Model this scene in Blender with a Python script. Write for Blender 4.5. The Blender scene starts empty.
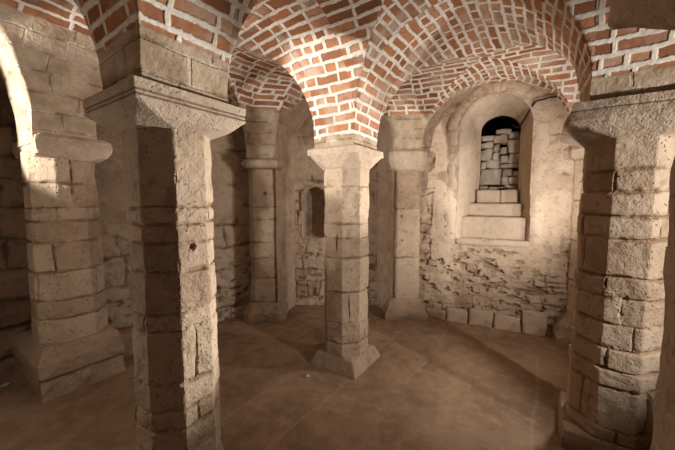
import bpy, math, random
import numpy as np
from mathutils import Vector

random.seed(7)
rng = np.random.default_rng(7)
scene = bpy.context.scene
COL = scene.collection
PI = math.pi

# ------------------------------------------------------------------ noise
def _hash(ix, iy, iz, seed):
    h = (ix.astype(np.uint32) * np.uint32(374761393) + iy.astype(np.uint32) * np.uint32(668265263)
         + iz.astype(np.uint32) * np.uint32(2147483647) + np.uint32((seed * 974711 + 12345) & 0xffffffff))
    h = (h ^ (h >> np.uint32(13))) * np.uint32(1274126177)
    h = (h ^ (h >> np.uint32(16))) * np.uint32(2246822519)
    h = h ^ (h >> np.uint32(15))
    return h.astype(np.float64) / 4294967295.0 * 2 - 1

def vnoise(x, y, z, seed=0):
    x = np.asarray(x, float); y = np.asarray(y, float) + 0 * x; z = np.asarray(z, float) + 0 * x
    fx, fy, fz = np.floor(x), np.floor(y), np.floor(z)
    ix, iy, iz = fx.astype(np.int64), fy.astype(np.int64), fz.astype(np.int64)
    tx, ty, tz = x - fx, y - fy, z - fz
    tx, ty, tz = [t * t * t * (t * (t * 6 - 15) + 10) for t in (tx, ty, tz)]
    out = 0
    for a in (0, 1):
        for b in (0, 1):
            for c in (0, 1):
                w = (tx if a else 1 - tx) * (ty if b else 1 - ty) * (tz if c else 1 - tz)
                out = out + w * _hash(ix + a, iy + b, iz + c, seed)
    return out

def fbm(x, y, z, octaves=4, seed=0, gain=0.5):
    s, a, f = 0, 1.0, 1.0
    for o in range(octaves):
        s = s + a * vnoise(x * f, y * f, z * f, seed + o * 17)
        a *= gain; f *= 2.03
    return s

def smooth(a, b, x):
    t = np.clip((x - a) / (b - a), 0, 1)
    return t * t * (3 - 2 * t)

# ------------------------------------------------------------------ mesh helpers
def tag(o, label=None, cat=None, group=None, kind=None):
    if label: o['label'] = label
    if cat: o['category'] = cat
    if group: o['group'] = group
    if kind: o['kind'] = kind
    return o

def empty(name, loc=(0, 0, 0), rz=0):
    o = bpy.data.objects.new(name, None); COL.objects.link(o)
    o.location = loc; o.rotation_euler = (0, 0, rz); o.empty_display_size = 0.1
    return o

def mesh_obj(name, verts, faces, mat, parent=None, attrs=None, uv=None, shade=True, mats=None, mat_idx=None):
    me = bpy.data.meshes.new(name)
    me.from_pydata([tuple(map(float, p)) for p in verts], [], [tuple(map(int, f)) for f in faces])
    for k, a in (attrs or {}).items():
        at = me.attributes.new(k, 'FLOAT', 'POINT')
        at.data.foreach_set('value', np.asarray(a, np.float32))
    if uv is not None:
        l = me.uv_layers.new(name='UVMap')
        l.data.foreach_set('uv', np.asarray(uv, np.float32).ravel())
    for m in (mats or [mat]): me.materials.append(m)
    if mat_idx is not None: me.polygons.foreach_set('material_index', np.asarray(mat_idx, np.int32))
    if shade: me.polygons.foreach_set('use_smooth', [True] * len(me.polygons))
    me.update()
    o = bpy.data.objects.new(name, me); COL.objects.link(o)
    if parent: o.parent = parent
    return o

def grid_faces(n, m, wrap=False, flip=False):
    """quads of an n x m vertex grid (index i*m+j); wrap joins the last column to the first"""
    i = np.arange(n - 1)[:, None]; j = np.arange(m if wrap else m - 1)[None, :]
    j2 = (j + 1) % m
    a = i * m + j; b = i * m + j2; c = (i + 1) * m + j2; d = (i + 1) * m + j
    f = np.stack([a + 0 * b, b, c, d + 0 * b], -1).reshape(-1, 4)
    return f[:, ::-1] if flip else f

# ------------------------------------------------------------------ materials
class NT:
    def __init__(s, name):
        s.mat = bpy.data.materials.new(name); s.mat.use_nodes = True
        s.t = s.mat.node_tree; s.t.nodes.clear()
        s.out = s.n('ShaderNodeOutputMaterial'); s.b = s.n('ShaderNodeBsdfPrincipled')
        s.l(s.b.outputs[0], s.out.inputs[0])
        s.b.inputs['Specular IOR Level'].default_value = 0.25
        s.b.inputs['Roughness'].default_value = 0.9
    def n(s, t, **k):
        nd = s.t.nodes.new(t)
        for a, b in k.items(): setattr(nd, a, b)
        return nd
    def l(s, a, b): s.t.links.new(a, b)
    def put(s, sock, v):
        if v is None: return
        if isinstance(v, bpy.types.NodeSocket): s.l(v, sock)
        elif isinstance(v, (tuple, list)) and len(v) == 3 and sock.type == 'RGBA': sock.default_value = (*v, 1)
        else: sock.default_value = v
    def math(s, op, a, b=None, c=None, clamp=False):
        nd = s.n('ShaderNodeMath', operation=op, use_clamp=clamp)
        for i, x in enumerate((a, b, c)): s.put(nd.inputs[i], x)
        return nd.outputs[0]
    def mix(s, f, a, b, blend='MIX'):
        nd = s.n('ShaderNodeMix', data_type='RGBA', blend_type=blend)
        s.put(nd.inputs[0], f); s.put(nd.inputs[6], a); s.put(nd.inputs[7], b)
        return nd.outputs[2]
    def noise(s, vec, scale, detail=4, rough=0.55, dist=0.0):
        nd = s.n('ShaderNodeTexNoise')
        s.put(nd.inputs['Vector'], vec); nd.inputs['Scale'].default_value = scale
        nd.inputs['Detail'].default_value = detail; nd.inputs['Roughness'].default_value = rough
        nd.inputs['Distortion'].default_value = dist
        return nd.outputs[0]
    def ramp(s, f, a, b, lo=0.0, hi=1.0):
        nd = s.n('ShaderNodeMapRange', interpolation_type='SMOOTHSTEP')
        s.put(nd.inputs[0], f)
        for i, x in enumerate((a, b, lo, hi)): nd.inputs[i + 1].default_value = x
        return nd.outputs[0]
    def attr(s, name): return s.n('ShaderNodeAttribute', attribute_name=name).outputs['Fac']
    def bump(s, h, strength, dist, normal=None):
        nd = s.n('ShaderNodeBump'); nd.inputs['Strength'].default_value = strength
        nd.inputs['Distance'].default_value = dist
        s.l(h, nd.inputs['Height'])
        if normal: s.l(normal, nd.inputs['Normal'])
        return nd.outputs[0]

def stone_mat(name, light, dark, mortar, stain, pits=0.5, rough=0.9):
    light, dark, mortar, stain = [(0.81 * q[0], 0.755 * q[1], 0.715 * q[2]) for q in (light, dark, mortar, stain)]
    m = NT(name)
    co = m.n('ShaderNodeTexCoord').outputs['Object']
    n1 = m.noise(co, 5.0, 5, 0.6); n2 = m.noise(co, 26, 5, 0.65); n3 = m.noise(co, 1.7, 3, 0.5)
    tone = m.attr('tone'); joint = m.attr('joint')
    f = m.ramp(m.math('ADD', m.math('MULTIPLY', n1, 0.6), m.math('MULTIPLY', tone, 0.5)), 0.18, 0.62)
    c = m.mix(f, dark, light)
    c = m.mix(m.math('MULTIPLY', m.ramp(n3, 0.5, 0.72), 0.55), c, stain)
    c = m.mix(m.ramp(n2, 0.3, 0.7, 0.0, 0.35), c, tuple(x * 1.25 for x in light))
    n4 = m.noise(co, 13, 6, 0.7, 0.4)
    c = m.mix(m.ramp(n4, 0.52, 0.68, 0, 0.55), c, tuple(x * 0.8 for x in dark))
    c = m.mix(m.ramp(n4, 0.46, 0.32, 0, 0.35), c, tuple(min(1, x * 1.3) for x in light))
    vo = m.n('ShaderNodeTexVoronoi'); m.l(co, vo.inputs['Vector']); vo.inputs['Scale'].default_value = 38
    vo.inputs['Randomness'].default_value = 1.0
    pit = m.math('MULTIPLY', m.ramp(vo.outputs['Distance'], 0.10, 0.24, 1, 0), m.ramp(m.noise(co, 9, 3), 0.46, 0.58))
    c = m.mix(m.math('MULTIPLY', pit, 0.55 * pits), c, tuple(x * 0.45 for x in dark))
    c = m.mix(m.math('MULTIPLY', joint, 0.85), c, mortar)
    m.l(c, m.b.inputs['Base Color'])
    m.b.inputs['Roughness'].default_value = rough
    h = m.math('ADD', m.math('MULTIPLY', n2, 0.5), m.math('MULTIPLY', m.noise(co, 90, 3, 0.6), 0.25))
    h = m.math('SUBTRACT', h, m.math('MULTIPLY', pit, 0.7 * pits))
    m.l(m.bump(h, 1.0, 0.022), m.b.inputs['Normal'])
    return m.mat

def brick_mat(name):
    m = NT(name)
    uv = m.n('ShaderNodeUVMap', uv_map='UVMap').outputs[0]
    co = m.n('ShaderNodeTexCoord').outputs['Object']
    ns = m.n('ShaderNodeTexNoise'); m.l(co, ns.inputs['Vector']); ns.inputs['Scale'].default_value = 7
    ns.inputs['Detail'].default_value = 3
    off = m.n('ShaderNodeVectorMath', operation='SUBTRACT'); m.l(ns.outputs['Color'], off.inputs[0]); off.inputs[1].default_value = (.5, .5, .5)
    sc = m.n('ShaderNodeVectorMath', operation='SCALE'); m.l(off.outputs[0], sc.inputs[0]); sc.inputs['Scale'].default_value = 0.015
    ad = m.n('ShaderNodeVectorMath', operation='ADD'); m.l(uv, ad.inputs[0]); m.l(sc.outputs[0], ad.inputs[1])
    sp = m.n('ShaderNodeSeparateXYZ'); m.l(ad.outputs[0], sp.inputs[0])
    H, L = 0.079, 0.235
    yy = m.math('DIVIDE', sp.outputs[1], H)
    row = m.math('FLOOR', yy); fy = m.math('FRACT', yy)
    wr = m.n('ShaderNodeTexWhiteNoise', noise_dimensions='1D'); m.l(row, wr.inputs['W'])
    xx = m.math('DIVIDE', sp.outputs[0], L)
    xx = m.math('ADD', xx, m.math('MULTIPLY', wr.outputs['Value'], 7.3))
    col0 = m.math('FLOOR', xx); fx0 = m.math('FRACT', xx)
    cv0 = m.n('ShaderNodeCombineXYZ'); m.l(col0, cv0.inputs[0]); m.l(row, cv0.inputs[1])
    w0 = m.n('ShaderNodeTexWhiteNoise', noise_dimensions='2D'); m.l(cv0.outputs[0], w0.inputs['Vector'])
    # some bricks are split into two headers
    split = m.math('GREATER_THAN', w0.outputs['Value'], 0.62)
    k = m.math('ADD', split, 1.0)
    x2 = m.math('MULTIPLY', fx0, k); sub = m.math('FLOOR', x2); fx = m.math('FRACT', x2)
    wid = m.math('DIVIDE', L, k)
    dx = m.math('MULTIPLY', m.math('SUBTRACT', 0.5, m.math('ABSOLUTE', m.math('SUBTRACT', fx, 0.5))), wid)
    dy = m.math('MULTIPLY', m.math('SUBTRACT', 0.5, m.math('ABSOLUTE', m.math('SUBTRACT', fy, 0.5))), H)
    cv = m.n('ShaderNodeCombineXYZ'); m.l(m.math('ADD', col0, m.math('MULTIPLY', sub, 0.37)), cv.inputs[0]); m.l(row, cv.inputs[1])
    w = m.n('ShaderNodeTexWhiteNoise', noise_dimensions='2D'); m.l(cv.outputs[0], w.inputs['Vector'])
    wc = m.n('ShaderNodeSeparateColor'); m.l(w.outputs['Color'], wc.inputs[0])
    d = m.math('MINIMUM', dx, dy)
    rag = m.math('MULTIPLY', m.math('SUBTRACT', m.noise(co, 30, 4, 0.6), 0.5), 0.017)
    d = m.math('ADD', d, rag)
    half = m.math('ADD', 0.0105, m.math('MULTIPLY', wc.outputs[0], 0.007))
    dd = m.math('SUBTRACT', d, half)
    brick = m.ramp(dd, -0.002, 0.004)
    n1 = m.noise(co, 40, 4, 0.6); n2 = m.noise(co, 3.0, 4, 0.55)
    cr = m.n('ShaderNodeValToRGB')
    e = cr.color_ramp.elements
    e[0].position = 0.0; e[0].color = (0.21, 0.085, 0.045, 1)
    e[1].position = 1.0; e[1].color = (0.50, 0.26, 0.15, 1)
    for p, c in ((0.3, (0.34, 0.135, 0.060)), (0.62, (0.44, 0.185, 0.082)), (0.82, (0.47, 0.235, 0.12))):
        x = e.new(p); x.color = (*c, 1)
    m.l(wc.outputs[1], cr.inputs[0])
    bc = m.mix(m.ramp(n1, 0.35, 0.75, 0, 0.45), cr.outputs[0], (0.20, 0.09, 0.05))
    # lime smeared over some bricks
    smear = m.math('MULTIPLY', m.ramp(m.math('ADD', n2, m.math('MULTIPLY', wc.outputs[2], 0.22)), 0.60, 0.80), 0.6)
    bc = m.mix(smear, bc, (0.52, 0.42, 0.33))
    mc = m.mix(m.ramp(n1, 0.3, 0.7), (0.66, 0.56, 0.45), (0.82, 0.75, 0.65))
    mc = m.mix(m.ramp(n2, 0.48, 0.72, 0, 0.6), mc, (0.42, 0.30, 0.20))
    c = m.mix(brick, mc, bc)
    # stone courses / plaster near the springing
    st = m.attr('stone')
    s1 = m.noise(co, 6, 5, 0.6); s2 = m.noise(co, 30, 4, 0.6)
    sc_ = m.mix(m.ramp(s1, 0.3, 0.68), (0.33, 0.232, 0.147), (0.51, 0.39, 0.275))
    sc_ = m.mix(m.ramp(s2, 0.45, 0.75, 0, 0.4), sc_, (0.28, 0.19, 0.12))
    f = m.ramp(m.math('ADD', st, m.math('MULTIPLY', m.math('SUBTRACT', s1, 0.5), 0.5)), 0.40, 0.60)
    c = m.mix(f, c, sc_)
    y2 = m.math('DIVIDE', m.math('ADD', sp.outputs[1], 0.03), 0.135); r2 = m.math('FLOOR', y2); g2 = m.math('FRACT', y2)
    w2 = m.n('ShaderNodeTexWhiteNoise', noise_dimensions='1D'); m.l(r2, w2.inputs['W'])
    x2_ = m.math('FRACT', m.math('ADD', m.math('DIVIDE', sp.outputs[0], 0.34), m.math('MULTIPLY', w2.outputs['Value'], 5.0)))
    e2 = m.math('MINIMUM', m.math('MULTIPLY', m.math('SUBTRACT', 0.5, m.math('ABSOLUTE', m.math('SUBTRACT', x2_, 0.5))), 0.34),
                m.math('MULTIPLY', m.math('SUBTRACT', 0.5, m.math('ABSOLUTE', m.math('SUBTRACT', g2, 0.5))), 0.135))
    e2 = m.math('ADD', e2, rag)
    jt = m.math('MULTIPLY', m.ramp(e2, 0.004, 0.010, 1, 0), f)
    c = m.mix(m.math('MULTIPLY', jt, 0.75), c, m.mix(m.ramp(s1, 0.42, 0.58), (0.22, 0.145, 0.09), (0.58, 0.49, 0.39)))
    m.l(c, m.b.inputs['Base Color'])
    h = m.math('ADD', m.math('MULTIPLY', m.ramp(dd, -0.006, 0.006, 1.0, 0.0), m.math('SUBTRACT', 1.0, f)), m.math('MULTIPLY', n1, 0.45))
    h = m.math('ADD', h, m.math('MULTIPLY', f, m.math('SUBTRACT', m.math('MULTIPLY', s2, 0.9), m.math('MULTIPLY', jt, 0.7))))
    m.l(m.bump(h, 0.9, 0.010), m.b.inputs['Normal'])
    return m.mat

def floor_mat():
    m = NT('floor_slabs')
    co = m.n('ShaderNodeTexCoord').outputs['Object']
    n1 = m.noise(co, 1.6, 5, 0.6, 0.6); n2 = m.noise(co, 9, 5, 0.65); n3 = m.noise(co, 60, 4, 0.6)
    c = m.mix(m.ramp(n1, 0.32, 0.68), (0.195, 0.119, 0.068), (0.315, 0.205, 0.126))
    c = m.mix(m.ramp(n2, 0.45, 0.75, 0, 0.5), c, (0.40, 0.265, 0.175))
    c = m.mix(m.ramp(n2, 0.5, 0.25, 0, 0.5), c, (0.17, 0.095, 0.057))
    j = m.attr('joint')
    c = m.mix(m.math('MULTIPLY', j, 0.35), c, (0.46, 0.32, 0.21))
    m.l(c, m.b.inputs['Base Color'])
    m.b.inputs['Roughness'].default_value = 0.75
    h = m.math('ADD', n2, m.math('MULTIPLY', n3, 0.3))
    m.l(m.bump(h, 0.45, 0.02), m.b.inputs['Normal'])
    return m.mat

def plain_mat(name, c, rough=0.7, bumpy=0.0):
    m = NT(name)
    co = m.n('ShaderNodeTexCoord').outputs['Object']
    n = m.noise(co, 14, 5, 0.6)
    m.l(m.mix(m.ramp(n, 0.3, 0.7), tuple(x * 0.7 for x in c), tuple(min(1, x * 1.2) for x in c)), m.b.inputs['Base Color'])
    m.b.inputs['Roughness'].default_value = rough
    if bumpy: m.l(m.bump(m.noise(co, 45, 5, 0.6), bumpy, 0.015), m.b.inputs['Normal'])
    return m.mat

M_COL = stone_mat('column_limestone', (0.57, 0.455, 0.335), (0.33, 0.228, 0.148), (0.33, 0.20, 0.12), (0.26, 0.17, 0.105), 0.9)
M_CAP = stone_mat('capital_limestone', (0.60, 0.495, 0.38), (0.42, 0.315, 0.222), (0.13, 0.08, 0.05), (0.35, 0.25, 0.165), 0.4)
M_WALL = stone_mat('rubble_wall', (0.60, 0.48, 0.36), (0.32, 0.215, 0.135), (0.22, 0.135, 0.08), (0.30, 0.185, 0.108), 0.8)
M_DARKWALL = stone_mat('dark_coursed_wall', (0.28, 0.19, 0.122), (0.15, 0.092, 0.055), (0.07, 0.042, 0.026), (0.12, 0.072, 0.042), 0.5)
M_PLASTER = stone_mat('lime_plaster', (0.65, 0.54, 0.42), (0.49, 0.375, 0.27), (0.38, 0.27, 0.185), (0.43, 0.31, 0.21), 0.35)
M_BASE = stone_mat('base_limestone', (0.46, 0.35, 0.25), (0.27, 0.185, 0.122), (0.20, 0.13, 0.08), (0.21, 0.138, 0.087), 0.7)
M_GREY = stone_mat('grey_rubble_stone', (0.52, 0.46, 0.39), (0.30, 0.245, 0.19), (0.1, .08, .06), (0.36, 0.27, 0.185), 0.4)
M_BRICK = brick_mat('vault_brick')
M_FLOOR = floor_mat()
M_CABLE = plain_mat('black_cable', (0.015, 0.013, 0.012), 0.5)
M_CHIP = plain_mat('pale_chip', (0.50, 0.42, 0.34), 0.9, 0.4)
M_DARK = plain_mat('cavity_shade', (0.03, 0.022, 0.017), 1.0)  # near-black colour standing in for the shade inside the window cavity

# ------------------------------------------------------------------ plan (metres; x right, y away from the viewer)
U = np.array([0.557, 0.830]); U /= np.linalg.norm(U)
V = np.array([-U[1], U[0]])
UANG = math.atan2(U[1], U[0])
pA = np.array((-0.905, 1.70)); pB = np.array((0.085, 3.00)); pC = np.array((1.80, 1.95)); pD = np.array((-2.40, 2.72))
pE = np.array((-0.98, 4.20)); pF = np.array((0.93, 4.30)); pG = np.array((2.83, 3.45)); pH = np.array((0.860, 0.50))
SU = 1.62
class Node:
    def __init__(s, p, zs, a=0.21, du=None, dv=None, stone=0.1):
        s.p = np.array(p, float); s.zs = zs; s.a = a
        s.du = U if du is None else np.array(du, float); s.dv = V if dv is None else np.array(dv, float)
        s.stone = stone
    def c(s, su, sv): return s.p + s.a * (su * s.du + sv * s.dv)
GW = np.array((0.894, -0.447)); GN = np.array((0.447, 0.894))      # along / outward of the window wall
N = {
 'A': Node(pA, 2.10, 0.215, stone=0.24), 'B': Node(pB, 2.06, 0.215, stone=0.10), 'C': Node(pC, 2.16, 0.225, stone=0.15), 'D': Node(pD, 2.09, 0.21, stone=0.78),
 'E': Node(pE, 2.12, 0.185, (1, 0), (0, 1), 0.60), 'F': Node(pF, 2.24, 0.185, (0, 1), (-1, 0), 0.44), 'G': Node(pG, 2.14, 0.2, GN, -GW, 0.1),
 'H': Node(pH, 2.16, 0.215), 'A0': Node(pA - SU * U, 2.1), 'D0': Node(pD - SU * U, 2.1, stone=0.5), 'H0': Node(pH - SU * U, 2.12),
 'X': Node(pF + (pE - pB), 2.2), 'Hr': Node(pH - 1.9 * V, 2.14), 'Cr': Node(pC - 1.9 * V, 2.14), 'Gr': Node(pG + 2.0 * GW, 2.14, 0.2, GN, -GW),
 'H0r': Node(pH - SU * U - 1.9 * V, 2.14),
}
CROWN = 3.02

# ------------------------------------------------------------------ vaults
K = 40
th = np.linspace(0, PI, K + 1)
S_ = np.concatenate([[0, 0], 0.5 * (1 - np.cos(th)), [1, 1]])
F_ = np.concatenate([[-0.05, 0.0], 0.10 + 0.90 * np.sin(th), [0.0, -0.05]])
M = len(S_)
vv, ff, uvs, stn = [], [], [], []

def arc(span, rise):
    p = np.stack([S_ * span, F_ * rise], 1)
    d = np.concatenate([[0], np.cumsum(np.linalg.norm(np.diff(p, axis=0), axis=1))])
    half = d[-1] / 2
    return np.where(d <= half, d, d[-1] - d)      # measured up from each springing, so courses mirror at the crown

def stone_attr(P, nodes):
    best = np.full(len(P), 1e9); val = np.zeros(len(P))
    for n in nodes:
        d = np.linalg.norm(P[:, :2] - n.p, axis=1)
        h = P[:, 2] - n.zs
        v = smooth(n.stone + 0.05, n.stone - 0.05, h)
        val = np.where(d < best, v, val); best = np.minimum(best, d)
    return val

def add_patch(P, idx_faces, kind, dirs, arcs, nodes, seed):
    """P (n,3); faces with a per-face kind 's' or 't' choosing which barrel's coursing the UVs follow"""
    base = sum(len(x) for x in vv)
    vv.append(P); stn.append(stone_attr(P, nodes))
    for f, k in zip(idx_faces, kind):
        ff.append([base + q for q in f])
        for q in f:
            along = dirs[k]; uvs.append((float(P[q, :2] @ along) + 3.1 * k + seed * 1.37, arcs[k][q]))

def patch_pts(c00, c10, c11, c01, zs4, S, T, Fz):
    s = S[..., None]; t = T[..., None]
    xy = (1 - s) * (1 - t) * c00 + s * (1 - t) * c10 + s * t * c11 + (1 - s) * t * c01
    zb = (1 - S) * (1 - T) * zs4[0] + S * (1 - T) * zs4[1] + S * T * zs4[2] + (1 - S) * T * zs4[3]
    z = zb + (CROWN - zb) * Fz
    return np.concatenate([xy, z[..., None]], -1).reshape(-1, 3)

def unit(x): return x / np.linalg.norm(x)

def bay(n00, n10, n11, n01, half=False):
    n = [N[k] for k in (n00, n10, n11, n01)]
    c = [n[0].c(1, 1), n[1].c(-1, 1), n[2].c(-1, -1), n[3].c(1, -1)]
    S, T = np.meshgrid(S_, S_, indexing='ij')
    Fs, Ft = np.meshgrid(F_, F_, indexing='ij')
    P = patch_pts(*c, [k.zs for k in n], S, T, np.maximum(Fs, Ft))
    ls = np.linalg.norm(c[1] - c[0]); lt = np.linalg.norm(c[3] - c[0])
    As, At = np.meshgrid(arc(ls, 0.9), arc(lt, 0.9), indexing='ij')
    fs, ks = [], []
    def sub(q):
        pts = P[list(q)]
        a = np.cross(pts[1] - pts[0], pts[-1] - pts[0])
        if len(set(map(tuple, np.round(pts, 6)))) < 3: return
        si = np.mean([Fs.ravel()[x] for x in q]); ti = np.mean([Ft.ravel()[x] for x in q])
        fs.append(q); ks.append(0 if si >= ti else 1)
    for i in range(M - 1):
        for j in range(M - 1):
            if half and i + j >= M - 1: continue
            a, b, cc, d = i * M + j, (i + 1) * M + j, (i + 1) * M + j + 1, i * M + j + 1
            if half and i + j == M - 2:
                sub((a, d, b)); continue
            if i == j: sub((a, cc, b)); sub((a, d, cc))
            elif i + j == M - 2: sub((a, d, b)); sub((b, d, cc))
            else: sub((a, d, cc, b))
    du = unit(c[1] - c[0]); dv = unit(c[3] - c[0])
    add_patch(P, fs, ks, {0: dv, 1: du}, {0: As.ravel(), 1: At.ravel()}, n, len(vv))
    return P.reshape(M, M, 3)

def strip(na, nb, along):
    """soffit between two neighbouring piers: along='u' (na -> nb runs in +u) or 'v'"""
    a, b = N[na], N[nb]
    if along == 'u': c = [a.c(1, -1), b.c(-1, -1), b.c(-1, 1), a.c(1, 1)]
    else: c = [a.c(-1, 1), b.c(-1, -1), b.c(1, -1), a.c(1, 1)]
    tt = np.linspace(0, 1, 9)
    S, T = np.meshgrid(S_, tt, indexing='ij'); Fs = np.repeat(F_[:, None], 9, 1)
    P = patch_pts(*c, [a.zs, b.zs, b.zs, a.zs], S, T, Fs)
    As = np.repeat(arc(np.linalg.norm(c[1] - c[0]), 0.9)[:, None], 9, 1).ravel()
    m = 9
    fs = [(i * m + j, i * m + j + 1, (i + 1) * m + j + 1, (i + 1) * m + j) for i in range(M - 1) for j in range(m - 1)]
    if along == 'v': fs = [f[::-1] for f in fs]
    d = unit(c[3] - c[0])
    add_patch(P, fs, [0] * len(fs), {0: d if along == 'u' else -d if d @ U < 0 else d}, {0: As}, [a, b], len(vv))

bay('H', 'C', 'B', 'A'); bay('A', 'B', 'E', 'D'); bay('C', 'G', 'F', 'B')
apse = bay('B', 'F', 'X', 'E', half=True)
bay('A0', 'A', 'D', 'D0'); bay('H0', 'H', 'A', 'A0'); bay('Hr', 'Cr', 'C', 'H'); bay('Cr', 'Gr', 'G', 'C'); bay('H0r', 'Hr', 'H', 'H0')
for a, b in (('A', 'B'), ('B', 'F'), ('H', 'C'), ('C', 'G'), ('D', 'E'), ('D0', 'D'), ('A0', 'A'), ('H0', 'H'), ('Hr', 'Cr'), ('Cr', 'Gr'), ('H0r', 'Hr')): strip(a, b, 'u')
for a, b in (('H', 'A'), ('A', 'D'), ('C', 'B'), ('B', 'E'), ('G', 'F'), ('Hr', 'H'), ('Cr', 'C'), ('Gr', 'G'), ('H0', 'A0'), ('A0', 'D0'), ('H0r', 'H0')): strip(a, b, 'v')

VP = np.concatenate(vv); ST = np.concatenate(stn)
w = 0.006 * np.stack([fbm(VP[:, 0] * 9, VP[:, 1] * 9, VP[:, 2] * 9, 3, s) for s in (1, 2, 3)], 1)
w += 0.012 * np.stack([vnoise(VP[:, 0] * 2.2, VP[:, 1] * 2.2, VP[:, 2] * 2.2, s) for s in (5, 6, 7)], 1)
VP = VP + w
jn = np.zeros(len(VP))
for n in N.values():
    near = np.linalg.norm(VP[:, :2] - n.p, axis=1) < 0.5
    for k in (0.10, 0.24, 0.40): jn = np.where(near & (np.abs(VP[:, 2] - n.zs - k) < 0.010), ST, jn)
nv = len(VP)
ceiling = mesh_obj('ceiling', VP, ff, M_BRICK, attrs={'stone': ST, 'joint': jn}, uv=uvs)
tag(ceiling, 'brick groin vault with thick pale mortar joints springing from the columns', None, kind='structure')
bpy.context.view_layer.update()

# ------------------------------------------------------------------ masonry pattern
def courses(lo, hi, hmin, hmax, r):
    z = [lo]
    while z[-1] < hi: z.append(z[-1] + r.uniform(hmin, hmax))
    return z

def masonry(s, z, rows, wmin, wmax, seed, jw=0.012, jd=0.016, warp=0.01, wfreq=5.0, period=None, maxblocks=None, prow=0.006, vj=1.15):
    """displacement (m, + is outward), joint 0..1 and tone 0..1 of a coursed wall in coordinates (s, z)"""
    r = random.Random(seed)
    ws = s + warp * vnoise(s * wfreq, z * wfreq, 0 * s, seed) ; wz = z + warp * vnoise(s * wfreq, z * wfreq, 0 * s + 5, seed + 1)
    rows = np.array(sorted(rows)); k = np.clip(np.searchsorted(rows, wz) - 1, 0, len(rows) - 2)
    dist = np.minimum(np.abs(wz - rows[k]), np.abs(rows[k + 1] - wz))
    off = np.zeros_like(s); tone = np.zeros_like(s); smin, smax = s.min(), s.max()
    for i in range(len(rows) - 1):
        mk = k == i
        edges = []
        if period:
            nb = maxblocks[i % len(maxblocks)] if isinstance(maxblocks, list) else r.choice(maxblocks)
            x0 = r.uniform(0, period)
            edges = sorted(((x0 + period * (q + r.uniform(-.18, .18)) / nb) % period) for q in range(nb)) if nb > 0 else []
        else:
            x = smin - r.uniform(0, wmax)
            while x < smax + wmax: edges.append(x); x += r.uniform(wmin, wmax)
        nbk = max(1, len(edges) + 1)
        tv = np.array([r.random() for _ in range(nbk + 1)]); ov = np.array([r.uniform(-prow, prow) for _ in range(nbk + 1)])
        if not mk.any(): continue
        sm = ws[mk]
        if edges:
            e = np.array(edges); b = np.searchsorted(e, sm)
            if period: b = b % len(edges)
            dv = np.min(np.abs(sm[:, None] - e[None, :]), 1)
            if period: dv = np.minimum(dv, np.min(np.abs(np.abs(sm[:, None] - e[None, :]) - period), 1))
            dist[mk] = np.minimum(dist[mk], dv * vj)
        else: b = np.zeros(len(sm), int)
        tone[mk] = tv[b]; off[mk] = ov[b]
    jn_ = 0.75 + 0.65 * vnoise(s * 7, z * 7, 0 * s + 2, seed + 3) + 0.45 * vnoise(s * 24, z * 24, 0 * s + 4, seed + 13)
    j = np.exp(-(dist / (jw * np.clip(jn_, 0.35, 2.0))) ** 2)
    brk = smooth(0.030, 0.0, dist) * smooth(0.25, 0.8, fbm(s * 15, z * 15, 0 * s + 6, 3, seed + 15))      # broken arrises along the joints
    d = off * (1 - j) - jd * np.maximum(j * np.clip(jn_ + 0.1, 0.15, 1.7), 0.7 * brk)
    return d, np.clip(j * np.clip(0.45 + 0.8 * jn_, 0.25, 1), 0, 1), tone

# ------------------------------------------------------------------ polar stone pieces (shafts, capitals, bases)
NPH = 192
PH = np.arange(NPH) / NPH * 2 * PI
def polar_radius(hx, hy, c, ph=PH):
    cs, sn = np.abs(np.cos(ph)), np.abs(np.sin(ph))
    r = np.minimum(hx / np.maximum(cs, 1e-6), hy / np.maximum(sn, 1e-6))
    return np.minimum(r, c / ((cs + sn) / math.sqrt(2)))

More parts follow.
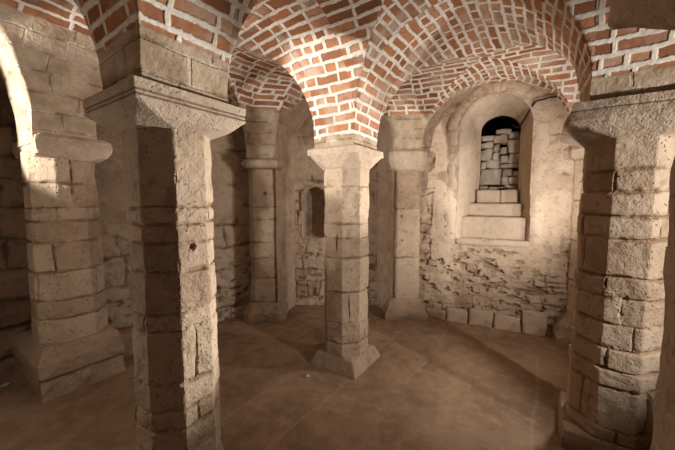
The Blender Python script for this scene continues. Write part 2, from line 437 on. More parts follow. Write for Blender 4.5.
def polar_piece(name, rings, mat, parent, amp=0.004, seed=0, steps=0.02, lines=(), pattern=None, chip=0.0, wear=0.003, holes=()):
    """rings: list of (hx, hy, c, z, ox, oy) from bottom to top; subdivided to 'steps'; displaced stone"""
    full = []
    for a, b in zip(rings[:-1], rings[1:]):
        L = math.hypot(b[3] - a[3], b[0] - a[0]); k = max(1, int(math.ceil(L / steps)))
        for q in range(k): full.append([a[i] + (b[i] - a[i]) * q / k for i in range(6)])
    full.append(list(rings[-1])); R = np.array(full)
    rad = np.array([polar_radius(r[0], r[1], r[2]) for r in R])
    # soften the arrises
    sm = (np.roll(rad, 1, 1) + rad + np.roll(rad, -1, 1)) / 3
    x = rad * np.cos(PH) + R[:, 4:5]; y = rad * np.sin(PH) + R[:, 5:6]; z = np.repeat(R[:, 3:4], NPH, 1)
    edge = np.clip((rad - sm) / 0.004, 0, 1)
    d = amp * fbm(x * 11, y * 11, z * 11, 4, seed) - wear * edge * (0.8 + 0.8 * vnoise(x * 14, y * 14, z * 14, seed + 9))
    ch = fbm(x * 7, y * 7, z * 7, 3, seed + 40)
    d -= chip * smooth(0.45, 0.95, ch) * (0.35 + edge)
    joint = np.zeros_like(x); tone = 0.5 + 0.35 * vnoise(x * 3, y * 3, z * 3, seed + 4)
    if pattern:
        s = np.repeat((PH * 0.21)[None, :], len(R), 0)
        dd, joint, tn = masonry(s, z, pattern['rows'], 0, 0, seed + 11, jw=pattern.get('jw', 0.009), jd=pattern.get('jd', 0.014), warp=pattern.get('warp', 0.008),
                                wfreq=6, period=2 * PI * 0.21, maxblocks=pattern['blocks'], prow=pattern.get('prow', 0.005), vj=1.9)
        d += dd; tone = tn
    for a0, z0h, ra, rz_, dh in holes:
        da = (PH - math.radians(a0) + PI) % (2 * PI) - PI
        q = np.sqrt((da[None, :] * 0.2 / ra) ** 2 + ((z - z0h) / rz_) ** 2) + 0.25 * vnoise(x * 60, y * 60, z * 60, seed)
        g = smooth(1.15, 0.7, q); d -= dh * g; joint = np.maximum(joint, g)
    for zl, wl, dl in lines:
        g = np.exp(-((z - zl) / wl) ** 2); d -= dl * g; joint = np.maximum(joint, g)
    rr = np.hypot(x - R[:, 4:5], y - R[:, 5:6]); k = 1 + d / np.maximum(rr, 1e-4)
    X = R[:, 4:5] + (x - R[:, 4:5]) * k; Y = R[:, 5:6] + (y - R[:, 5:6]) * k
    Z = z + 0.5 * amp * vnoise(x * 9, y * 9, z * 9 + 30, seed + 2)
    n = len(R)
    P = np.stack([X, Y, Z], -1).reshape(-1, 3)
    f = [tuple(q) for q in grid_faces(n, NPH, wrap=True)]
    P = np.concatenate([P, [[R[0, 4], R[0, 5], R[0, 3]], [R[-1, 4], R[-1, 5], R[-1, 3]]]])
    b0, t0 = n * NPH, n * NPH + 1
    for q in range(NPH):
        f.append((b0, (q + 1) % NPH, q)); f.append((t0, (n - 1) * NPH + q, (n - 1) * NPH + (q + 1) % NPH))
    J = np.concatenate([joint.ravel(), [0, 0]]); T = np.concatenate([tone.ravel(), [.5, .5]])
    return mesh_obj(name, P, f, mat, parent, {'joint': J, 'tone': T}, shade=False)

def sq(h, z, c=9, ox=0, oy=0, hy=None): return (h, hy or h, c, z, ox, oy)
def octr(h, z, ox=0, oy=0): return (h, h, h, z, ox, oy)

def column(name, label, p, rz, joints, shaft, capital, base, seed, capsteps=0.010, holes=(), mat=M_COL, blocks=(2, 3, 4), taper=0.0, sq_c=None, chip=0.012, lines=(), capmat=M_CAP, cat='column', prow=0.005, jd=0.014, caprough=0.004, capchip=0.01, group=None):
    t = empty(name, (p[0], p[1], 0), rz)
    tag(t, label, cat, group, 'thing')
    z0, z1, r = shaft
    c = sq_c if sq_c else r
    st = [(r + taper, r + taper, c + taper, z0, 0, 0), (r, r, c, z1, 0, 0)]
    polar_piece('shaft', st, mat, t, 0.0045, seed, 0.009, pattern={'rows': joints, 'blocks': blocks, 'prow': prow, 'jd': jd}, chip=chip, holes=holes)
    if capital: polar_piece('capital', capital, capmat, t, caprough, seed + 1, capsteps, lines=lines, chip=capchip)
    if base: 
        for nm, rings, rough in base: polar_piece(nm, rings, M_BASE, t, rough, seed + 2 + len(nm), 0.02, chip=0.014)
    return t

# front left column
column('octagonal_column', 'octagonal limestone column nearest the viewer, its square capital edged by two incised lines', pA, UANG,
       [0.0, 0.14, 0.28, 0.408, 0.516, 0.655, 0.938, 1.028, 1.24, 1.381, 1.481, 1.566, 2.2], (0.10, 1.97, 0.19),
       [octr(0.185, 1.935), octr(0.20, 1.945), sq(0.245, 1.975, 0.30), sq(0.278, 2.02, 0.385), sq(0.283, 2.03), sq(0.286, 2.105), sq(0.265, 2.112)],
       [('base', [octr(0.215, 0.0), octr(0.215, 0.06), octr(0.20, 0.11)], 0.006)], 100, taper=0.012, lines=((2.042, 0.004, 0.009), (2.060, 0.004, 0.009)), blocks=[3, 3, 2, 3, 2, 1, 3, 2, 2, 2, 1, 0], capchip=0.006, caprough=0.003, capsteps=0.004, holes=((-92, 1.355, 0.020, 0.018, 0.022),))
# centre column
column('octagonal_column', 'slender octagonal column in the middle of the crypt, standing on a low square sloping base', pB, UANG,
       [0.0, 0.135, 0.259, 0.45, 0.75, 1.067, 1.25, 1.385, 1.724, 2.2], (0.10, 1.92, 0.205),
       [octr(0.205, 1.885), octr(0.215, 1.895), sq(0.262, 2.00, 0.34), sq(0.265, 2.005), sq(0.265, 2.06), sq(0.24, 2.075)],
       [('base', [sq(0.255, -0.01), sq(0.255, 0.012), sq(0.20, 0.135, 0.215), sq(0.18, 0.14, 0.2)], 0.004)], 200, blocks=[1, 1, 1, 2, 0, 1, 0, 1, 0, 0], prow=0.004, holes=((-173, 1.21, 0.010, 0.075, 0.016),))
# right column
column('octagonal_column', 'thick octagonal column of small coursed blocks under a chipped square capital, at the right', pC, UANG,
       [0.0, 0.208, 0.469, 0.582, 0.712, 0.862, 1.022, 1.141, 1.373, 1.503, 1.645, 1.772, 2.3], (0.14, 2.0, 0.212),
       [octr(0.21, 1.945), octr(0.225, 1.955), sq(0.31, 2.01, 0.385), sq(0.34, 2.035, 0.465), sq(0.34, 2.055, 0.475), sq(0.318, 2.11, 0.446), sq(0.298, 2.165), sq(0.26, 2.175)],
       [('base', [sq(0.26, 0.0), sq(0.262, 0.08), sq(0.25, 0.125), sq(0.23, 0.13)], 0.007)], 300, blocks=(2, 3, 4, 3), prow=0.010, jd=0.018, taper=0.01, lines=((2.115, 0.005, 0.006),), capchip=0.012, caprough=0.004, capsteps=0.006)
# near column at the right border
column('octagonal_column', 'column close to the viewer whose shaft and capital corner fill the right border', pH, UANG,
       [0.0, 0.42, 0.9, 2.4], (0.0, 2.0, 0.21),
       [octr(0.21, 1.96), octr(0.22, 1.97), sq(0.30, 2.07, 0.39), sq(0.312, 2.095), sq(0.312, 2.17), sq(0.28, 2.18)],
       None, 400, blocks=[1, 0, 0], prow=0.001, jd=0.006, chip=0.002, taper=-0.008)
# left rear column, half buried in the wall
column('engaged_column', 'broad octagonal column against the dark left wall on a two-tiered plinth', pD, UANG,
       [0.3, 0.61, 0.766, 1.008, 1.254, 1.424, 1.536, 1.735, 2.2], (0.40, 1.99, 0.225),
       [(0.22, 0.22, 0.24, 1.935, 0.02, 0.0), (0.232, 0.30, 0.34, 1.955, 0.03, 0.07), (0.250, 0.345, 9, 2.0, 0.045, 0.10), (0.258, 0.36, 9, 2.05, 0.05, 0.11), (0.252, 0.35, 9, 2.10, 0.05, 0.11), (0.22, 0.33, 9, 2.125, 0.05, 0.11)],
       [('plinth', [(0.295, 0.44, 9, -0.01, 0, 0.15), (0.288, 0.43, 9, 0.16, 0, 0.15)], 0.010),
        ('base', [(0.28, 0.43, 9, 0.165, 0, 0.15), (0.305, 0.45, 9, 0.19, 0, 0.15), (0.31, 0.45, 9, 0.30, 0, 0.15), (0.25, 0.32, 0.34, 0.42, 0, 0.05), (0.24, 0.24, 0.26, 0.425, 0, 0)], 0.006)], 500, blocks=(2, 3, 3, 4), prow=0.008, jd=0.018, taper=0.012)
# responds against the far walls
def respond(label, p, rz, joints, z0, z1, capital, base, seed, h=0.185, holes=()):
    return column('engaged_pillar', label, p, rz, joints, (z0, z1, h), capital, base, seed, blocks=[0, 1, 0, 0, 1, 0], sq_c=h * 1.18, taper=0.004, prow=0.006, cat='pillar', capmat=M_CAP, holes=holes)
def roll(h, z0, z1, n=8):
    r = (z1 - z0) / 2; out = [sq(h - 0.035, z0 - 0.004, (h - 0.035) * 1.2)]
    for k in range(n + 1):
        a = -PI / 2 + PI * k / n
        out.append(sq(h - r + r * math.cos(a) * 1.0, z0 + r + r * math.sin(a), (h - r + r * math.cos(a)) * 1.24))
    out.append(sq(h - 0.05, z1 + 0.004, (h - 0.05) * 1.24)); return out
respond('tall pillar against the far wall with a rolled capital, left of the small wall niche', pE, 0.10,
        [0.0, 0.243, 0.566, 0.845, 1.043, 1.342, 1.51, 2.2], 0.22, 2.02, roll(0.262, 2.0, 2.12),
        [('base', [sq(0.27, -0.02, 0.33), sq(0.285, 0.03, 0.34), sq(0.285, 0.12, 0.34), sq(0.22, 0.24, 0.27), sq(0.18, 0.25, 0.23)], 0.008)], 600, 0.19, ((-82, 1.69, 0.026, 0.018, 0.03),))
respond('smooth square pillar with a cushion capital, left of the arched window', pF, PI / 2 - 0.03 - PI / 2 + 0.0,
        [0.0, 0.251, 0.826, 1.481, 2.3], 0.16, 2.05, [sq(0.185, 1.975, 0.22), sq(0.22, 2.0, 0.26), sq(0.243, 2.06, 0.295), sq(0.25, 2.12, 0.305), sq(0.25, 2.22, 0.305), sq(0.225, 2.245, 0.28)],
        [('base', [sq(0.285, -0.02), sq(0.285, 0.05), sq(0.245, 0.16), sq(0.215, 0.26, 0.25), sq(0.19, 0.27, 0.22)], 0.006)], 700, 0.19, ((-112, 1.39, 0.014, 0.014, 0.02), (-108, 1.06, 0.014, 0.013, 0.02)))
column('engaged_pillar', 'half-hidden pale pillar on a rounded base behind the thick right column', pG, math.atan2(GN[1], GN[0]), [0.0, 0.3, 0.7, 1.15, 1.6, 2.3], (0.2, 2.06, 0.185),
       [sq(0.185, 2.03, 0.2), sq(0.22, 2.045, 0.26), sq(0.25, 2.075, 0.3), sq(0.25, 2.14, 0.3), sq(0.22, 2.15, 0.27)],
       [('base', [sq(0.30, -0.02), sq(0.31, 0.10, 0.40), sq(0.27, 0.22, 0.34), sq(0.2, 0.30, 0.24), sq(0.18, 0.31, 0.2)], 0.010)], 800, blocks=(0, 1, 1), cat='pillar')

# ------------------------------------------------------------------ walls
def wall(name, P0, d, svals, zvals, mat, seed, cs, face=1, jd=0.02, jw=0.014, warp=0.025, rough=0.010, pits=0.0, hole=None, wmin=0.16, wmax=0.42, prow=0.012, smoothz=None, ero=None, plaster=None, lean=None, depth=0.30):
    """displaced masonry in the vertical plane through P0 along d; inward normal = rot90(d)*face; closed at the back"""
    P0 = np.array(P0, float); d = unit(np.array(d, float)); nrm = np.array([d[1], -d[0]]) * face
    Sx, Zz = np.meshgrid(svals, zvals, indexing='xy')
    s, z = Sx.ravel(), Zz.ravel()
    dd, j, t = masonry(s, z, cs, wmin, wmax, seed, jw=jw, jd=jd, warp=warp, wfreq=6, prow=prow)
    rel = np.ones_like(s)
    if plaster is not None:
        rel = 1 - np.clip(plaster(s, z), 0, 1)         # plaster hides the masonry where it survives
    dd = dd * rel + (1 - rel) * (0.010 + 0.004 * fbm(s * 4, z * 4, 0 * s, 3, seed + 70)); j = j * rel
    t = t * rel + (1 - rel) * np.clip(0.85 + 0.25 * fbm(s * 3, z * 3, 0 * s, 3, seed + 71), 0, 1)
    dd = dd + rough * (0.35 + 0.65 * rel) * fbm(s * 8, z * 8, 0 * s + 3, 5, seed + 5)
    if pits:
        e = ero(s, z) if ero is not None else 1.0
        p = smooth(0.34, 0.8, fbm(s * 11, z * 20, 0 * s + 9, 4, seed + 6)) * e
        dd -= pits * p; j = np.maximum(j, 0.65 * p)
    xy = P0 + s[:, None] * d + (dd + (lean(s, z) if lean else 0))[:, None] * nrm
    P = np.concatenate([xy, z[:, None]], 1)
    n, m = len(zvals), len(svals)
    f = grid_faces(n, m, flip=(face < 0))
    if hole is not None:
        cx = s[f].mean(1); cz = z[f].mean(1); f = f[~hole(cx, cz)]
    # back and rim
    back = P.copy(); back[:, :2] = P0 + s[:, None] * d - depth * nrm
    used = np.unique(f)
    rim = [k for k in range(m)] + [k * m + m - 1 for k in range(1, n)] + [(n - 1) * m + k for k in range(m - 2, -1, -1)] + [k * m for k in range(n - 2, 0, -1)]
    base = len(P); P2 = np.concatenate([P, back[rim]])
    ff2 = [tuple(q) for q in f]
    R = len(rim)
    for q in range(R):
        a, b = rim[q], rim[(q + 1) % R]; ff2.append((a, base + q, base + (q + 1) % R, b) if face > 0 else (b, base + (q + 1) % R, base + q, a))
    J = np.concatenate([j, np.zeros(R)]); T = np.concatenate([t, np.full(R, .5)])
    o = mesh_obj(name, P2, ff2, mat, attrs={'joint': J, 'tone': T})
    tag(o, kind='structure')
    return o

rr = random.Random(3)
# window wall: runs from behind the square pillar to the right
WP0 = np.array((1.15, 4.25)); WD = np.array((1.6, -0.8)) / math.hypot(1.6, 0.8); WN = np.array([WD[1], -WD[0]])   # WN points into the room
def WW(l, z, dep=0.0): q = WP0 + WD * l - WN * dep; return (q[0], q[1], z)
OC, OH, OS, OZ = 0.865, 0.405, 2.49, 1.09          # opening: centre, half width, springing, sill
def in_open(l, z, g=0.0):
    body = (np.abs(l - OC) < OH + g + 0.02 * smooth(1.9, 1.1, z)) & (z > OZ - g) & (z <= OS)
    return body | ((z > OS) & (((l - OC) / (OH + g)) ** 2 + ((z - OS) / (OH + g)) ** 2 < 1))
sv = np.concatenate([np.arange(-0.45, 2.0, 0.0085), np.arange(2.0, 4.4, 0.05)])
zv = np.arange(-0.05, 3.2, 0.0085)
def win_plaster(s, z):
    n = fbm(s * 2.6, z * 2.6, 0 * s + 1, 4, 31)
    right = smooth(1.2, 1.3, s) * smooth(1.25, 1.5, z + 0.25 * n)
    top = smooth(2.35, 2.6, z + 0.2 * n)
    mid = 0.75 * smooth(0.95, 1.1, z + 0.1 * n) * smooth(0.3, 0.45, s)
    low = smooth(0.0, 0.5, n) * 0.75
    ring = np.where(in_open(s, z, 0.30) | ((np.abs(s - OC) < 0.62) & (z > 0.86) & (z < 1.2)), 1.0, 0.0) * smooth(-1.1, -0.5, n)
    return np.clip(np.maximum.reduce([ring, right * smooth(-0.9, 0.1, n), top, mid * smooth(-.5, .3, n), low]), 0, 1)
wall('wall_window', WP0, WD, sv, zv, M_WALL, 41, courses(-0.1, 3.4, 0.07, 0.17, rr), face=1, jd=0.020, jw=0.010, warp=0.035, rough=0.020, pits=0.038,
     hole=lambda l, z: in_open(l, z, -0.012), ero=lambda s, z: smooth(1.12, 0.75, z + 0.22 * vnoise(s * 3, z * 3, 0 * s, 8)) * 0.95 + 0.12, plaster=win_plaster, wmin=0.09, wmax=0.28)

# far recess wall between the two pillars, with the niche
RY = 4.64
nicheL, nicheR, nicheB, nicheT = -0.515, -0.155, 1.03, 1.80
def in_niche(x, z, g=0):
    c = (nicheL + nicheR) / 2; h = (nicheR - nicheL) / 2 + g
    return ((np.abs(x - c) < h) & (z > nicheB - g) & (z < nicheT - h)) | ((z >= nicheT - (nicheR - nicheL) / 2) & ((x - c) ** 2 + (z - nicheT + (nicheR - nicheL) / 2) ** 2 < h * h))
def rec_plaster(s, z):
    n = fbm(s * 2.2 + 9, z * 2.2, 0 * s, 4, 51); return smooth(-0.35, 0.3, n) * smooth(0.7, 1.1, z + 0.3 * n)
backwall = wall('wall_back', (0, RY), (1, 0), np.arange(-0.80, 0.82, 0.0105), np.arange(-0.05, 3.15, 0.0105), M_WALL, 61, courses(-0.1, 3.4, 0.12, 0.26, rr), face=1, jd=0.022, warp=0.03,
     rough=0.014, pits=0.03, hole=lambda x, z: in_niche(x, z, -0.006), ero=lambda s, z: smooth(1.2, 0.6, z) + 0.1, plaster=rec_plaster)

def loft(name, loops, mat, parent=None, close_end=True, seed=0, amp=0.004, joints=(), closed=True, tone=0.6):
    """loft through equally long loops (lists of 3-D points)"""
    L = np.array(loops, float); n, m = L.shape[:2]
    P = L.reshape(-1, 3)
    off = amp * np.stack([fbm(P[:, 0] * 9, P[:, 1] * 9, P[:, 2] * 9, 4, seed + q) for q in range(3)], 1)
    P = P + off
    f = [tuple(q) for q in grid_faces(n, m, wrap=closed)]
    if close_end: f.append(tuple((n - 1) * m + q for q in range(m)))
    t = np.clip(tone + 0.3 * fbm(P[:, 0] * 3, P[:, 1] * 3, P[:, 2] * 3, 3, seed + 8), 0, 1)
    j = np.zeros(len(P))
    if len(joints): j = np.asarray(joints)
    return mesh_obj(name, P, f, mat, parent, {'joint': j, 'tone': t})

def arch_outline(c, h, zb, zsp, ha=None, n_side=26, n_arc=44):
    ha = ha or h; pts = []
    for k in range(n_side): pts.append((c + h, zb + (zsp - zb) * k / n_side))
    for k in range(n_arc + 1):
        a = PI * k / n_arc; pts.append((c + h * math.cos(a), zsp + ha * math.sin(a)))
    for k in range(1, n_side + 1): pts.append((c - h, zsp - (zsp - zb) * k / n_side))
    return pts
# niche body
nc, nh = (nicheL + nicheR) / 2, (nicheR - nicheL) / 2
loops = []
for dep, g in ((0.02, 0.04), (-0.008, 0.018), (0.006, 0.0), (0.12, -0.004), (0.36, -0.02), (0.42, -0.06)):
    loops.append([(x, RY + dep, z) for x, z in arch_outline(nc, nh + g, nicheB - g * 0.6, nicheT - nh, nh + g)])
nb = loft('niche', loops, M_WALL, backwall, True, 90, 0.008, tone=0.4)

# left wall: from the back corner past the broad column to the tall pillar
LP0 = np.array((-4.6, 1.40)); LD = unit(np.array((-1.61 + 2.93, 3.96 - 2.83)))
LP0 = np.array((-2.93, 2.83)) - 2.1 * LD
def left_plaster(s, z):
    n = fbm(s * 1.9, z * 1.9, 0 * s + 4, 4, 81); return smooth(2.35, 2.6, s) * smooth(-0.5, 0.1, n + 0.25 * smooth(0.5, 1.6, z) - 0.1) 
wl = wall('wall_left', LP0, LD, np.concatenate([np.arange(-0.4, 1.2, 0.03), np.arange(1.2, 4.75, 0.014)]), np.arange(-0.05, 3.2, 0.014), M_WALL, 71,
          courses(-0.1, 3.4, 0.16, 0.30, rr), face=1, jd=0.03, jw=0.018, warp=0.03, rough=0.014, pits=0.035, ero=lambda s, z: 0.3 + smooth(1.0, 0.4, z) * smooth(2.4, 2.6, s), plaster=left_plaster, wmin=0.3, wmax=0.7, prow=0.018)
# darker coursed stone on the stretch left of the broad column
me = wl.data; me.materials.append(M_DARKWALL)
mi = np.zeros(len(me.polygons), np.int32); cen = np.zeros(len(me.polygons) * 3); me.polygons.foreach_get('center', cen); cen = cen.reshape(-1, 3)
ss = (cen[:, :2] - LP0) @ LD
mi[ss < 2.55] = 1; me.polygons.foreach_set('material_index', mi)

# walls that close the crypt outside the picture
def plainwall(name, a, b, seed, face):
    a = np.array(a); b = np.array(b); L = np.linalg.norm(b - a)
    wall(name, a, b - a, np.arange(0, L + 0.04, 0.04), np.arange(-0.05, 3.2, 0.04), M_DARKWALL, seed, courses(-0.1, 3.4, 0.18, 0.3, rr), face=face, jd=0.03, jw=0.03, warp=0.03, wmin=0.3, wmax=0.6)
LA = LP0 - 0.35 * LD
FR = pA - SU * U - 0.42 * U                # behind the viewer
f0 = FR + 3.2 * V; f1 = FR - 4.3 * V
plainwall('wall_front', f1, f0, 91, 1)
r0 = f1 + 0.02 * U; r1 = np.array(WW(4.2, 0)[:2])
plainwall('wall_right', r1, r0, 92, 1)
k = f0; plainwall('wall_corner', f0 - 0.2 * V, LA + 0.1 * LD, 93, 1)

# recess soffit and jambs behind the far arch (continues the groin back to the recess wall)
edge = [apse[i, M - 1 - i] for i in range(M)]
edge = [tuple(np.array(p)) for p in edge]
fr, fl = edge[-1], edge[0]
front = [(fl[0], fl[1], -0.02), (fl[0], fl[1], 0.5), (fl[0], fl[1], 1.0), (fl[0], fl[1], 1.5)] + edge + [(fr[0], fr[1], 1.5), (fr[0], fr[1], 1.0), (fr[0], fr[1], 0.5), (fr[0], fr[1], -0.02)]
loops = []
for q in range(9):
    f = q / 8
    loops.append([(p[0] * (1 - 0.20 * f), p[1] + (RY + 0.03 - p[1]) * f, p[2]) for p in front])
rec = loft('trim_1', loops, M_WALL, None, False, 95, 0.006, closed=False, tone=0.35)
tag(rec, 'rough arched reveal of the recess between the two far pillars', kind='structure')

# ------------------------------------------------------------------ window
def wl_loop(outline, dep): return [WW(l, z, dep) for l, z in outline]
def outl(c, h, zb, zsp, ha): return arch_outline(c, h, zb, zsp, ha, 40, 64)
stages = [(0.03, OC, OH + 0.17, OZ - 0.00, OS, OH + 0.17), (-0.010, OC, OH + 0.15, OZ - 0.0, OS, OH + 0.15), (-0.014, OC, OH + 0.08, OZ, OS, OH + 0.08), (-0.012, OC, OH + 0.022, OZ, OS, OH + 0.022), (0.008, OC, OH, OZ, OS, OH)]
for q in range(1, 13):
    f = q / 12
    stages.append((0.58 * f, OC + (0.93 - OC) * f, OH + (0.238 - OH) * f, OZ - 0.02 + 0.0 * f, OS + 0.06 * f, OH + (0.20 - OH) * f))
loops = [wl_loop(outl(*st[1:]), st[0]) for st in stages]
nl = len(loops[0]); jo = []
for st in stages:
    for q in range(nl):
        a = (q - 40) / 64 * 180
        ph = (a / 180 * 15) % 1.0
        on = 0 <= a <= 180 and (ph < 0.06 or ph > 0.94)
        jo.append(0.75 if (on and st[0] < 0.06) else 0.0)
win = loft('window_1', loops, M_PLASTER, None, False, 110, 0.006, joints=jo, closed=False, tone=0.7)
tag(win, 'deep splayed arched window opening with smooth plastered reveals and stone voussoirs', kind='structure')
# cavity behind, its unlit darkness painted with a near-black material
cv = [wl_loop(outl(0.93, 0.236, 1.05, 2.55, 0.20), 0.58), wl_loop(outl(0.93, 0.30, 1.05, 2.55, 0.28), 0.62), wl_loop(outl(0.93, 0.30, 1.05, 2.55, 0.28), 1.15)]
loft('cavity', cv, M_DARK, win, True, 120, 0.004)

def block(name, cx, hl, z0, z1, d0, d1, mat, parent, seed, amp=0.004, bev=0.012, tone=0.6, n=8):
    """worn rectangular block in window-wall coordinates (length, depth, height): rounded box grid"""
    from itertools import product
    P, F_l = [], []
    dims = (2 * hl, d1 - d0, z1 - z0); cen = np.array((cx, (d0 + d1) / 2, (z0 + z1) / 2)); half = np.array(dims) / 2
    bm_index = {}
    def vid(p):
        k = tuple(np.round(p, 5))
        if k not in bm_index: bm_index[k] = len(P); P.append(p)
        return bm_index[k]
    for ax in range(3):
        for sg in (-1, 1):
            o1, o2 = (ax + 1) % 3, (ax + 2) % 3
            n1 = max(2, int(dims[o1] / 0.03)); n2 = max(2, int(dims[o2] / 0.03))
            for i in range(n1):
                for j in range(n2):
                    q = []
                    for (a, b) in ((i, j), (i + 1, j), (i + 1, j + 1), (i, j + 1)):
                        p = np.zeros(3); p[ax] = sg * half[ax]; p[o1] = -half[o1] + dims[o1] * a / n1; p[o2] = -half[o2] + dims[o2] * b / n2
                        q.append(vid(p))
                    F_l.append(q if sg > 0 else q[::-1])
    P = np.array(P); inner = np.clip(P, -(half - bev), half - bev); dlt = P - inner
    ln = np.linalg.norm(dlt, axis=1, keepdims=True); P = inner + np.where(ln > 1e-9, dlt / np.maximum(ln, 1e-9) * bev, 0)
    P = P + cen
    P = P + amp * np.stack([fbm(P[:, 0] * 10 + seed, P[:, 1] * 10, P[:, 2] * 10, 4, seed + q) for q in range(3)], 1)
    W = np.array([WW(p[0], p[2], p[1]) for p in P])
    t = np.clip(tone + 0.3 * fbm(P[:, 0] * 4, P[:, 1] * 4, P[:, 2] * 4, 3, seed + 8), 0, 1)
    return mesh_obj(name, W, F_l, mat, parent, {'joint': np.zeros(len(W)), 'tone': t})

st = empty('stepped_sill', WW(OC, 0.99))
tag(st, 'four pale stone steps climbing inside the arched window opening', 'steps')
def pblock(*a, **k):
    o = block(*a, **k); p = a[8]
    if p is not None:
        o.parent = p; o.matrix_parent_inverse = p.matrix_world.inverted()
    return o
bpy.context.view_layer.update()
pblock('step', 0.862, 0.415, 1.02, 1.098, -0.020, 0.14, M_PLASTER, st, 131, bev=0.012)
pblock('step', 0.872, 0.385, 1.095, 1.385, 0.115, 0.30, M_PLASTER, st, 132)
pblock('step', 0.892, 0.335, 1.38, 1.555, 0.28, 0.45, M_PLASTER, st, 133)
pblock('step', 0.81, 0.145, 1.55, 1.738, 0.42, 0.60, M_PLASTER, st, 134)
pblock('step', 1.065, 0.105, 1.55, 1.738, 0.42, 0.60, M_PLASTER, st, 135)

# dry rubble that blocks the window: hand-laid courses, larger grey block low on the left
rb = empty('rubble_blocking', WW(0.93, 1.74, 0.64)); tag(rb, 'dry-laid grey and brown stones walling up the back of the window opening', 'stone blocking')
bpy.context.view_layer.update()
stones = [(0.69, 0.80, 1.74, 1.80, 0), (0.81, 1.00, 1.74, 1.79, 0), (1.01, 1.17, 1.74, 1.80, 0), (0.69, 0.96, 1.81, 2.035, 1), (0.97, 1.05, 1.81, 1.92, 0), (1.06, 1.17, 1.81, 1.91, 0), (0.97, 1.10, 1.93, 2.03, 0), (1.11, 1.18, 1.92, 2.00, 0),
          (0.68, 0.76, 2.045, 2.15, 0), (0.77, 0.93, 2.045, 2.16, 0), (0.94, 1.18, 2.04, 2.09, 0), (0.94, 1.03, 2.10, 2.22, 0), (1.04, 1.18, 2.10, 2.24, 0), (0.68, 0.84, 2.16, 2.31, 0), (0.85, 0.93, 2.17, 2.26, 0),
          (0.94, 1.02, 2.23, 2.33, 0), (1.03, 1.18, 2.25, 2.42, 0), (0.85, 0.93, 2.27, 2.38, 0), (0.69, 0.84, 2.32, 2.41, 0), (0.85, 1.02, 2.39, 2.50, 0), (1.03, 1.17, 2.43, 2.52, 0), (0.70, 0.84, 2.42, 2.50, 0), (0.88, 1.06, 2.51, 2.57, 0)]
for k, (a, b, z0, z1, big) in enumerate(stones):
    q = rr.uniform(-0.015, 0.015)
    o = pblock('stone', (a + b) / 2, (b - a) / 2 + 0.002, z0 - 0.001, z1 + 0.001, 0.59 + q, 0.80 + q, M_GREY, rb, 140 + k, amp=0.014, bev=0.012, tone=rr.uniform(0.1, 0.9))

# ------------------------------------------------------------------ footing stones along the window wall
bpy.context.view_layer.update()
px = [(0.10, 0.36, 'palest low footing stone beside the square pillar'), (0.37, 0.63, 'footing stone second from the square pillar, along the window wall'), (0.64, 0.93, 'footing stone in the middle of the row under the window sill'),
      (0.94, 1.23, 'footing stone below the right end of the window sill'), (1.24, 1.50, 'tallest footing stone beside the half-hidden pillar')]
for k, (a, b, lab) in enumerate(px):
    hgt = (0.13, 0.17, 0.20, 0.18, 0.27)[k]
    o = block('footing_stone', (a + b) / 2, (b - a) / 2 - 0.002, -0.03, hgt, -0.062 - 0.01 * (k % 2), -0.004, M_WALL, None, 170 + k, amp=0.012, bev=0.018, tone=0.75)
    c = Vector(WW((a + b) / 2, 0)); 
    o.data.transform(__import__('mathutils').Matrix.Translation(-c)); o.location = c
    tag(o, lab, 'stone', 'footing stones under the window wall')
# dark footing block between the broad column's plinth and the front column
def wblock(name, lo, hi, rz, loc, mat, seed, amp=0.01, bev=0.02, tone=0.4):
    global WW
    old = WW
    WW = lambda l, z, dep=0.0: (l, dep, z)
    o = block(name, (lo[0] + hi[0]) / 2, (hi[0] - lo[0]) / 2, lo[2], hi[2], lo[1], hi[1], mat, None, seed, amp, bev, tone)
    WW = old
    o.location = loc; o.rotation_euler = (0, 0, rz); return o
o = wblock('footing_block', (-0.2, -0.12, -0.02), (0.2, 0.12, 0.24), math.atan2(LD[1], LD[0]), (-2.14, 3.22, 0), M_BASE, 190)
tag(o, 'dark squared block on the floor at the wall, right of the two-tiered plinth', 'stone')
for k, (x, y, s, lab) in enumerate(((-0.276, 2.70, 0.022, 'pale stone chip on the floor just left of the sloping square base'), (-2.87, 2.56, 0.030, 'small rubble chip on the floor left of the two-tiered plinth'))):
    o = wblock('stone_chip', (-s, -s * .7, -0.004), (s, s * .7, s * 0.5), 0.5 + k, (x, y, 0), M_CHIP, 195 + k, 0.006, 0.006)
    tag(o, lab, 'stone chip')

# ------------------------------------------------------------------ cable clipped over the window wall
def curve_tube(name, pts, r, mat):
    cu = bpy.data.curves.new(name, 'CURVE'); cu.dimensions = '3D'; cu.bevel_depth = r; cu.bevel_resolution = 3
    sp = cu.splines.new('NURBS'); sp.points.add(len(pts) - 1)
    for p, q in zip(sp.points, pts): p.co = (*q, 1)
    sp.use_endpoint_u = True; sp.order_u = 3; cu.materials.append(mat)
    t = bpy.data.objects.new(name, cu); me = bpy.data.meshes.new_from_object(t); bpy.data.objects.remove(t)
    o = bpy.data.objects.new(name, me); COL.objects.link(o); return o
cab = curve_tube('cable', [WW(l, z, d) for l, z, d in ((1.70, 2.60, -0.05), (1.68, 2.68, -0.055), (1.62, 2.76, -0.055), (1.55, 2.80, -0.05), (1.50, 2.79, -0.05), (1.47, 2.74, -0.05), (1.40, 2.75, -0.05), (1.33, 2.73, -0.05), (1.28, 2.73, -0.05), (1.245, 2.69, -0.04), (1.21, 2.64, 0.10), (1.17, 2.58, 0.3), (1.13, 2.52, 0.48), (1.06, 2.63, 0.60))], 0.010, M_CABLE)
tag(cab, 'thin black cable running from the wall into the top of the arched window', 'cable')

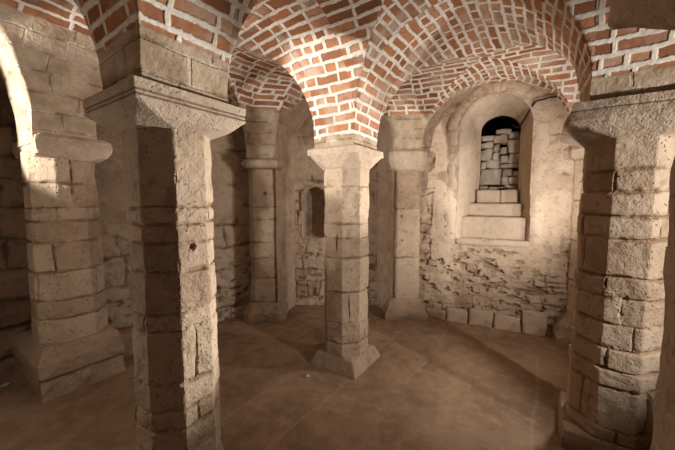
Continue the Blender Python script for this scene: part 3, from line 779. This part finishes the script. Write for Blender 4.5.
# ------------------------------------------------------------------ floor
fx = np.arange(-4.6, 5.4, 0.02); fy = np.arange(-2.6, 5.2, 0.02)
X, Y = np.meshgrid(fx, fy, indexing='xy'); x, y = X.ravel(), Y.ravel()
a = x * U[0] + y * U[1]; b = x * V[0] + y * V[1]
a2 = a + 0.02 * vnoise(a * 2, b * 2, 0 * a, 2); b2 = b + 0.02 * vnoise(a * 2, b * 2, 0 * a + 7, 3)
T1, T2 = 0.47, 0.62
ra = np.floor(b2 / T1); jb = np.abs((b2 / T1) - np.round(b2 / T1)) * T1
sh = (a2 + 0.31 * (ra % 2)) / T2; ja = np.abs(sh - np.round(sh)) * T2
jj = np.maximum(np.exp(-(jb / 0.009) ** 2), 0.8 * np.exp(-(ja / 0.009) ** 2)) * smooth(-0.3, 0.4, fbm(a * 1.5, b * 1.5, 0 * a, 3, 12))
z = 0.006 * fbm(x * 1.3, y * 1.3, 0 * x, 4, 21) - 0.004 * jj
fl = mesh_obj('floor', np.stack([x, y, z], 1), grid_faces(len(fy), len(fx)), M_FLOOR, attrs={'joint': jj, 'tone': 0 * jj})
tag(fl, kind='structure')

# ------------------------------------------------------------------ lights
def look(o, target):
    o.rotation_euler = (Vector(target) - o.location).to_track_quat('-Z', 'Y').to_euler()
def spot(name, loc, target, power, color, size=0.12, cone=120, blend=0.6):
    l = bpy.data.lights.new(name, 'SPOT'); l.energy = power; l.color = color; l.shadow_soft_size = size; l.spot_size = math.radians(cone); l.spot_blend = blend
    o = bpy.data.objects.new(name, l); COL.objects.link(o); o.location = loc; look(o, target); return o
def point(name, loc, power, color, size=0.1):
    l = bpy.data.lights.new(name, 'POINT'); l.energy = power; l.color = color; l.shadow_soft_size = size
    o = bpy.data.objects.new(name, l); COL.objects.link(o); o.location = loc; return o
WARM = (1.0, 0.86, 0.70)
NEUT = (1.0, 0.90, 0.78)
def uv(a, b): q = a * U + b * V; return float(q[0]), float(q[1])
COOL = (1.0, 0.965, 0.92)
spot('floodlamp_behind_right_column', (2.26, 2.58, 1.25), (*uv(1.9, 1.4), 2.0), 30, COOL, 0.05, 168, 0.3)
spot('extra_spot_front_column', (2.22, 2.60, 1.15), (-0.55, 1.42, 1.45), 280, COOL, 0.05, 42, 0.5)  # added spot, brightens the front left column only
spot('extra_spot_centre_column', (2.20, 2.62, 1.0), (0.30, 2.70, 1.85), 130, COOL, 0.05, 38, 0.7)  # added narrow spot that lifts the centre column
spot('floodlamp_near_right', (*uv(1.7, -1.85), 1.75), (*uv(2.55, -0.15), 1.55), 90, COOL, 0.05, 78, 0.5)
spot('floodlamp_left', (*uv(-0.4, 3.42), 2.25), (*uv(1.0, 3.12), 2.28), 95, COOL, 0.03, 60, 0.3)
spot('extra_spot_window', (2.00, 2.27, 1.30), WW(0.45, 1.9), 42, COOL, 0.05, 110, 0.8)  # added spot to brighten the window wall
spot('extra_spot_left_to_centre', (*uv(-0.4, 3.38), 2.30), (*uv(2.3, 1.62), 2.3), 270, COOL, 0.03, 26, 0.4)  # second beam added at the left lamp to brighten the centre column
spot('floodlamp_behind_column', (*uv(1.20, 2.22), 0.35), (*uv(2.3, 1.62), 1.95), 14, COOL, 0.03, 60, 0.6)
point('fill_left', (*uv(0.0, 2.55), 1.2), 6, NEUT, 0.15)  # added weak fill light for the left side, no fixture there
point('fill_front', (*uv(-0.6, -0.6), 1.7), 4, NEUT, 0.3)  # added fill light behind the viewer, softens the shaded faces

# ------------------------------------------------------------------ camera
cam = bpy.data.cameras.new('camera'); cam.sensor_width = 36; cam.lens = 310 / 675 * 36; cam.clip_start = 0.02
co = bpy.data.objects.new('camera', cam); COL.objects.link(co)
co.location = (0, 0, 1.6); co.rotation_euler = (PI / 2 - math.atan(25 / 310), 0, 0)
scene.camera = co
w = bpy.data.worlds.new('world'); scene.world = w; w.use_nodes = True
w.node_tree.nodes['Background'].inputs[0].default_value = (0.02, 0.015, 0.01, 1); w.node_tree.nodes['Background'].inputs[1].default_value = 0.2
vs = scene.view_settings; vs.view_transform = 'Standard'; vs.look = 'None'; vs.gamma = 1; vs.exposure = 1.1; vs.use_curve_mapping = False
